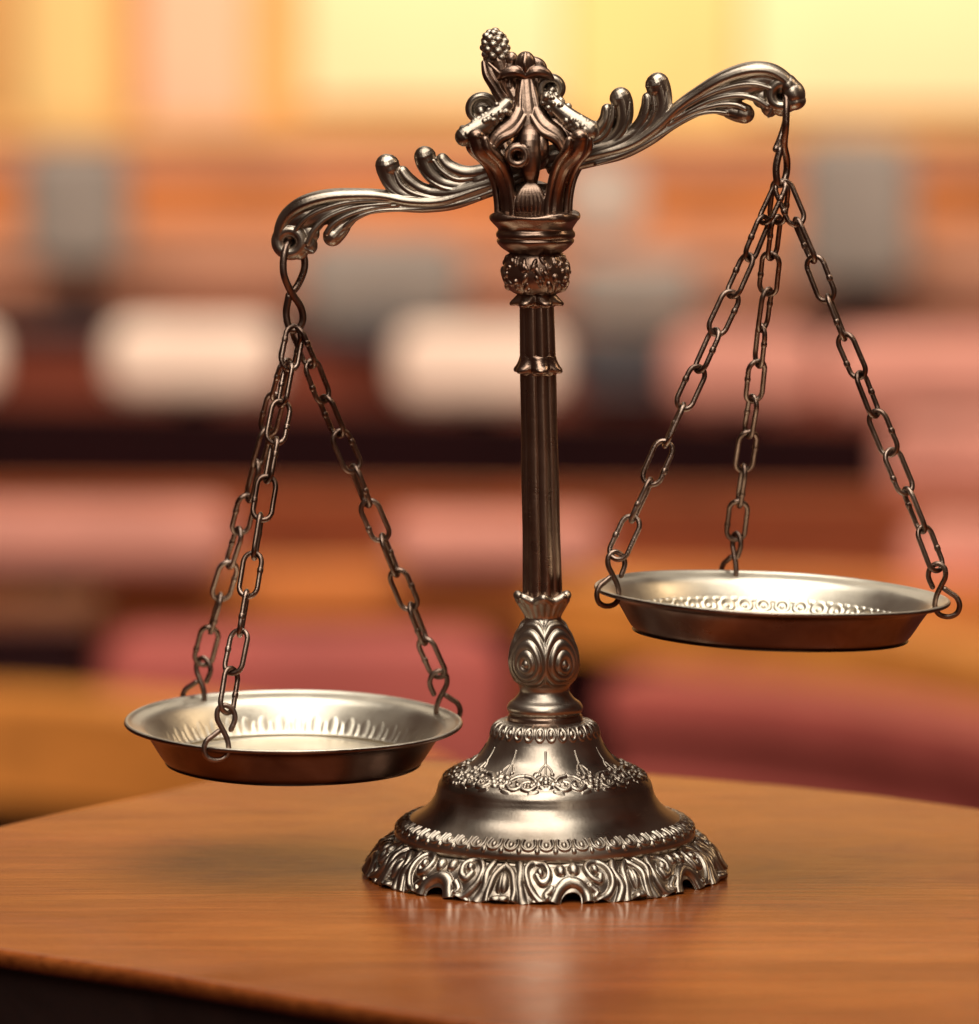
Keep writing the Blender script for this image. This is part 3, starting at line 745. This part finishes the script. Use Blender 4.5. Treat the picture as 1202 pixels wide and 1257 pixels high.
# ================================================================ THE COURTROOM BEHIND
def struct(name, me, mat, kind='structure'):
    o = link(name, me, mat, None, False); o['kind'] = kind; return o
def boxmesh(x0, x1, y0, y1, z0_, z1_, bev=0.0, seg=3):
    bm = bmesh.new(); bmesh.ops.create_cube(bm, size=1)
    for v in bm.verts: v.co = Vector(((x0 + x1) / 2 + v.co.x * (x1 - x0), (y0 + y1) / 2 + v.co.y * (y1 - y0), (z0_ + z1_) / 2 + v.co.z * (z1_ - z0_)))
    if bev > 0: bmesh.ops.bevel(bm, geom=bm.edges[:], offset=bev, segments=seg, affect='EDGES', profile=.5)
    me = bpy.data.meshes.new('b'); bm.to_mesh(me); bm.free(); return me
YW = 14.6
struct('floor', boxmesh(-7, 7, -4, 18, FLOOR - .1, FLOOR), M['carpet'])
def path_wall(pts_px, ztop, zbot, thick):
    """bench panel that follows points of the picture on the level ztop; thick runs away from the camera"""
    p = [G(x, y, ztop) for x, y in pts_px]; q = spline(np.array([[a.x, a.y] for a in p]), 8)
    T = np.gradient(q, axis=0); T /= np.linalg.norm(T, axis=1)[:, None]; Nn = np.column_stack([-T[:, 1], T[:, 0]])
    b = q + Nn * thick; n = len(q)
    V = np.vstack([np.column_stack([a, np.full(n, z)]) for a, z in ((q, ztop), (b, ztop), (b, zbot), (q, zbot))])
    Fs = []
    for i in range(n - 1):
        for k in range(4):
            k2 = (k + 1) % 4; Fs.append((k * n + i, k * n + i + 1, k2 * n + i + 1, k2 * n + i))
    Fs.append((0, n, 2 * n, 3 * n)); Fs.append(tuple(k * n + n - 1 for k in (3, 2, 1, 0)))
    me = bpy.data.meshes.new('w'); me.from_pydata(V.tolist(), [], [f[::-1] for f in Fs]); me.update(); return me, p
def bench(name, label, cat, pts, b, layers, group=None, thick=.06):
    """layers: list of (part name, top drop, bottom drop, material, thickness)"""
    zt = CAM.z - b
    p0 = G(*pts[len(pts) // 2], zt); t = thing(name, label, cat, (p0.x, p0.y, FLOOR), group)
    for i, (pn, d0, d1, mat, th) in enumerate(layers):
        # parts of one bench share the plan of its top edge
        P_ = [G(x, y, zt) for x, y in pts]
        q = spline(np.array([[a.x, a.y] for a in P_]), 8)
        T = np.gradient(q, axis=0); T /= np.linalg.norm(T, axis=1)[:, None]; Nn = np.column_stack([-T[:, 1], T[:, 0]])
        setb = .0 if th > 0 else .03
        f = q + Nn * setb; bk = f + Nn * abs(th); n = len(q)
        za = zt - d0; zb = (zt - d1) if d1 is not None else FLOOR
        V = np.vstack([np.column_stack([a, np.full(n, z)]) for a, z in ((f, za), (bk, za), (bk, zb), (f, zb))]); Fs = []
        for j in range(n - 1):
            for k in range(4):
                k2 = (k + 1) % 4; Fs.append((k * n + j, k * n + j + 1, k2 * n + j + 1, k2 * n + j))
        Fs.append((0, n, 2 * n, 3 * n)); Fs.append(tuple(k * n + n - 1 for k in (3, 2, 1, 0)))
        me = bpy.data.meshes.new('w'); me.from_pydata(V.tolist(), [], [x[::-1] for x in Fs]); me.update()
        bm = bmesh.new(); bm.from_mesh(me); bmesh.ops.recalc_face_normals(bm, faces=bm.faces[:]); bm.to_mesh(me); bm.free()
        link(pn, me, mat, t, False)
    return t
def cushion(x0, x1, y0, y1, z0_, z1_, rad, bev=.02):
    pts = []
    for cx, cz, a0 in ((x1 - rad, z1_ - rad, 0), (x0 + rad, z1_ - rad, 90), (x0 + rad, z0_ + rad, 180), (x1 - rad, z0_ + rad, 270)):
        for k in range(8):
            a = math.radians(a0 + k * 90 / 7); pts.append((cx + rad * math.cos(a), cz + rad * math.sin(a)))
    bm = bmesh.new(); f = bm.faces.new([bm.verts.new((x, y0, z)) for x, z in pts])
    ex = bmesh.ops.extrude_face_region(bm, geom=[f])
    for g in ex['geom']:
        if isinstance(g, bmesh.types.BMVert): g.co.y = y1
    bmesh.ops.recalc_face_normals(bm, faces=bm.faces[:])
    ed = [e for e in bm.edges if abs(e.verts[0].co.y - e.verts[1].co.y) < 1e-6]
    bmesh.ops.bevel(bm, geom=ed, offset=bev, segments=4, affect='EDGES', profile=.5)
    me = bpy.data.meshes.new('b'); bm.to_mesh(me); bm.free(); return me
def chair(x0, x1, yt, yb, depth, mat, label, cat='chair', group='upholstered chairs in the courtroom', legs=True):
    Y = CAM.y + depth; a = P(x0, yt, Y); b = P(x1, yb, Y)
    w = b.x - a.x; cx = (a.x + b.x) / 2
    t = thing('upholstered_chair', label, cat, (cx, Y, FLOOR), group)
    seat_z = min(b.z - .02, FLOOR + .62)
    link('backrest', cushion(a.x, b.x, Y, Y + .09, b.z, a.z, min(.07, (a.z - b.z) * .35), .03), mat, t)
    link('seat', boxmesh(a.x + .01, b.x - .01, Y + .1, Y + .52, FLOOR + .42, FLOOR + .52, .03, 4), mat, t)
    link('pedestal', boxmesh(cx - .03, cx + .03, Y + .28, Y + .34, FLOOR + .05, FLOOR + .42), M['black'], t)
    link('back_bracket', boxmesh(cx - .04, cx + .04, Y + .1, Y + .14, FLOOR + .44, b.z + .05), M['black'], t)
    link('chair_base', boxmesh(cx - .25, cx + .25, Y + .06, Y + .56, FLOOR, FLOOR + .05, .02, 2), M['black'], t)
    return t
def accent(x0, x1, yt, yb, depth, mat, label, stand_z):  # plain slab on a stand, added as a dark accent on the far desks
    Y = CAM.y + depth; a = P(x0, yt, Y); b = P(x1, yb, Y); cx = (a.x + b.x) / 2
    t = thing('dark_slab', label, 'dark_slab', (cx, Y, stand_z), 'added dark slabs behind the cream chairs')
    link('slab_body', boxmesh(a.x, b.x, Y, Y + .05, b.z, a.z, .012, 3), mat, t)
    link('stand', boxmesh(cx - .03, cx + .03, Y + .052, Y + .09, stand_z + .014, b.z + .08), M['slate'], t)
    link('foot', boxmesh(cx - .1, cx + .1, Y - .02, Y + .14, stand_z, stand_z + .012), M['slate'], t)
    return t

# far wall with fabric panels and pilasters
def wallbox(name, label, cat, x0, x1, yb, mat, th, group=None, ztop=1.15, zb=None):
    a = P(x0, 100, YW); b = P(x1, yb, YW)
    o = link(name, boxmesh(a.x, b.x, YW - th, YW, b.z if zb is None else zb, ztop, .01, 2), mat, None, False)
    o['label'] = label; o['category'] = cat
    if group: o['group'] = group
    return o
w = link('far_wall', boxmesh(-7, 7, YW + .002, YW + .3, FLOOR, 3.0), M['ochre'], None, False)
w['label'] = 'blurred ochre far wall of the courtroom behind its fabric panels'; w['category'] = 'wall'
wallbox('wall_panel', 'narrow yellow wall panel at the far left of the picture top', 'wall panel', 28, 140, 165, M['yellow'], .05, 'wall panels')
wallbox('pilaster', 'pale peach pilaster between the two left yellow panels', 'pilaster', 178, 308, 190, M['peachwall'], .12)
wallbox('wall_panel', 'pale yellow wall panel directly behind the pine cone finial', 'wall panel', 372, 690, 128, M['paleyellow'], .05, 'wall panels')
wallbox('wall_panel', 'golden wall panel above the right arm of the beam', 'wall panel', 696, 905, 150, M['yellow'], .04, 'wall panels')
wallbox('wall_panel', 'palest wall panel in the top right corner', 'wall panel', 915, 1320, 135, M['paleyellow'], .05, 'wall panels')

WID = ((-260, 0), (300, 0), (900, 0), (1460, 0))
def strt(y, dy=0): return [(-300, y), (200, y + dy * .3), (700, y + dy * .65), (1500, y + dy)]
zt_ = lambda b: CAM.z - b
# last bench in front of the wall
bench('bench', 'farthest long orange wood bench running under the yellow wall panels', 'bench', strt(150), .52,
      [('cap_rail', 0, .05, M['ochre'], .10), ('front_panel', .05, .17, M['peach'], -.05), ('kick_panel', .17, None, M['orange'], -.05)], 'long benches')
bench('bench', 'orange wood bench with a pinkish lower panel behind the grey chairs', 'bench', strt(212), .64,
      [('cap_rail', 0, .03, M['orange'], .10), ('front_panel', .03, .145, M['orange'], -.05), ('lower_panel', .145, None, M['peach'], -.06)], 'long benches')
chair(26, 158, 178, 330, 13.0, M['grey'], 'tall grey blurred chair back near the left edge above the cream chairs', group='grey chairs on the far benches')
chair(368, 572, 292, 398, 12.8, M['grey'], 'wide dull grey chair back behind the left arm tip and its hook', group='grey chairs on the far benches')
chair(688, 792, 196, 292, 13.4, M['paleg'], 'small pale grey chair back just right of the crown', group='grey chairs on the far benches')
chair(982, 1124, 166, 352, 13.0, M['grey'], 'tallest grey chair back behind the right hook and chains', group='grey chairs on the far benches')
chair(700, 860, 318, 398, 12.5, M['grey'], 'low brownish grey chair back right of the shaft ring', group='grey chairs on the far benches')
bench('bench', 'middle long bench with peach upper panel behind the row of cream chairs', 'bench', strt(300, 10), .80,
      [('cap_rail', 0, .03, M['peach'], .30), ('front_panel', .03, .12, M['peach'], -.05), ('dark_ledge', .12, .16, M['darkwood'], .08), ('lower_panel', .16, None, M['redwood'], -.05)], 'long benches')
accent(384, 562, 398, 424, 11.8, M['slate'], 'low slate screen slab added behind the left hook, above the cream chairs', zt_(.925))
accent(702, 852, 408, 488, 11.75, M['slate'], 'low dark screen slab added right of the shaft, above the black band', zt_(1.03))
kb = bench('desk_ledge', 'thin slate desk ledge behind the cream chairs', 'desk', strt(392, 22), .90,
      [('ledge_top', 0, .03, M['slate'], .12), ('front_panel', .03, None, M['midwood'], -.04)])
for x0, x1, yt, yb, l in ((-120, -4, 402, 488, 'cream chair back cut by the left picture edge'), (130, 340, 398, 488, 'cream chair back left of the left hook, above the dark band'),
                          (484, 692, 404, 498, 'cream chair back directly behind the shaft ring')):
    chair(x0, x1, yt, yb, 11.2, M['cream'], l)
for x0, x1, yt, yb, l in ((820, 1010, 410, 505, 'pink chair back behind the right hand chains, left one'), (1015, 1320, 412, 510, 'wide pink chair back at the right picture edge')):
    chair(x0, x1, yt, yb, 11.2, M['pink'], l)
bench('bench', 'long dark bench whose black top band crosses behind the shaft', 'bench', [(-300, 494), (200, 500), (700, 511), (1075, 522)], .905,
      [('cap_rail', 0, .20, M['black'], .05), ('front_panel', .20, None, M['redwood'], -.05)], 'long benches')
chair(1085, 1330, 520, 625, 9.3, M['pink'], 'peach pink chair back at the right edge beside the dark band')
bench('bench', 'red brown wood bench just under the dark band', 'bench', strt(600, 10), .985,
      [('cap_rail', 0, .05, M['redwood'], .06), ('front_panel', .05, None, M['redwood'], -.05)], 'long benches')
for x0, x1, yt, yb, l in ((-160, 285, 622, 708, 'long pink seat back at the left edge beside the left chains'), (478, 742, 636, 706, 'pink seat back behind the lower half of the shaft'),
                          (1110, 1340, 640, 770, 'rose pink seat back beyond the right end of the right pan')):
    chair(x0, x1, yt, yb, 8.1, M['pink'] if x0 < 0 else M['pink'], l)
bench('bench', 'orange wood bench behind the baluster above the rose seats', 'bench', [(-300, 700), (200, 702), (650, 706), (1000, 716), (1500, 740)], 1.0,
      [('cap_rail', 0, .07, M['orange'], .12), ('front_panel', .07, None, M['redwood'], -.05)], 'long benches')
chair(112, 625, 778, 1010, 7.3, M['rose'], 'wide rose leather seat back behind the left pan')
t = thing('waste_bin', 'near black bin low at the left edge beside the rose seat', 'bin', tuple(P(40, 1100, CAM.y + 7.1).xy) + (FLOOR,))
a, b = P(-60, 772, CAM.y + 7.1), P(106, 900, CAM.y + 7.1)
link('body', boxmesh(a.x, b.x, CAM.y + 7.1, CAM.y + 7.4, FLOOR, a.z, .02, 3), M['black'], t)
link('rim', boxmesh(a.x - .005, b.x + .005, CAM.y + 7.09, CAM.y + 7.41, a.z, a.z + .012, .004, 2), M['darkwood'], t)
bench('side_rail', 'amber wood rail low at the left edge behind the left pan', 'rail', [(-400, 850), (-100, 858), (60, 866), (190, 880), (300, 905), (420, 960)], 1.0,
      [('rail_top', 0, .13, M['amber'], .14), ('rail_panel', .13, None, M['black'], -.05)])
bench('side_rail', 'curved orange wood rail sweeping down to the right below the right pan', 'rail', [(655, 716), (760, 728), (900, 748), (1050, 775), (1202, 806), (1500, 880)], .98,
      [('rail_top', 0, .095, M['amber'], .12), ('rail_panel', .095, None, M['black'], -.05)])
bench('leather_bench', 'curved rose leather bench beyond the right end of the desk', 'bench', [(742, 838), (860, 846), (1000, 862), (1100, 880), (1202, 902), (1500, 990)], 1.0,
      [('bench_back', 0, .055, M['rose'], .16), ('bench_front', .055, None, M['rose'], -.05)])

# ================================================================ LIGHT
def area(name, loc, target, size, power, color=(1, .93, .84), sy=None):
    d = bpy.data.lights.new(name, 'AREA'); d.energy = power; d.size = size; d.color = color
    if sy: d.shape = 'RECTANGLE'; d.size_y = sy
    o = bpy.data.objects.new(name, d); col.objects.link(o); o.location = loc
    o.rotation_euler = (Vector(target) - Vector(loc)).to_track_quat('-Z', 'Y').to_euler(); return o
area('ceiling_light', (.1, -.1, 2.0), (0, 0, 0), 1.8, 54, (1, .965, .87))
area('ceiling_light', (-.3, -1.8, 1.9), (0, 0, .1), 1.4, 31, (1, .96, .86))
area('ceiling_light', (1.8, .4, 1.6), (0, 0, .1), .6, 7, (1, .76, .48))
area('ceiling_light', (-.2, 3.4, 1.9), (0, 0, .1), 1.6, 6, (1, .90, .72), .8)  # added lamp behind the scale, out of view, to brighten the pan floors
area('wall_light', (.55, -1.6, .5), (0, 0, .18), .12, 1.4, (1, .90, .74), .9)
area('room_light', (0, 2.5, 3.6), (0, 9.5, -1.2), 5, 400, (1, .85, .69), 3)
area('room_light', (0, 8.0, 3.4), (0, 13.5, -.3), 6, 400, (1, .88, .72), 2)
area('wall_washer', (-.18, 13.2, 1.2), (-.18, 14.6, .2), .7, 17, (1, .86, .62), .3)
area('wall_washer', (1.45, 13.2, 1.2), (1.45, 14.6, .2), .7, 17, (1, .86, .62), .3)
wd = bpy.data.worlds.new('World'); scn.world = wd; wd.use_nodes = True
bg = wd.node_tree.nodes['Background']; bg.inputs[0].default_value = (.30, .14, .10, 1); bg.inputs[1].default_value = .2
scn.view_settings.view_transform = 'Standard'; scn.view_settings.look = 'None'; scn.view_settings.gamma = 1; scn.view_settings.exposure = 0
scn.view_settings.use_curve_mapping = False
scn.cycles.use_denoising = True
scn.cycles.max_bounces = 6
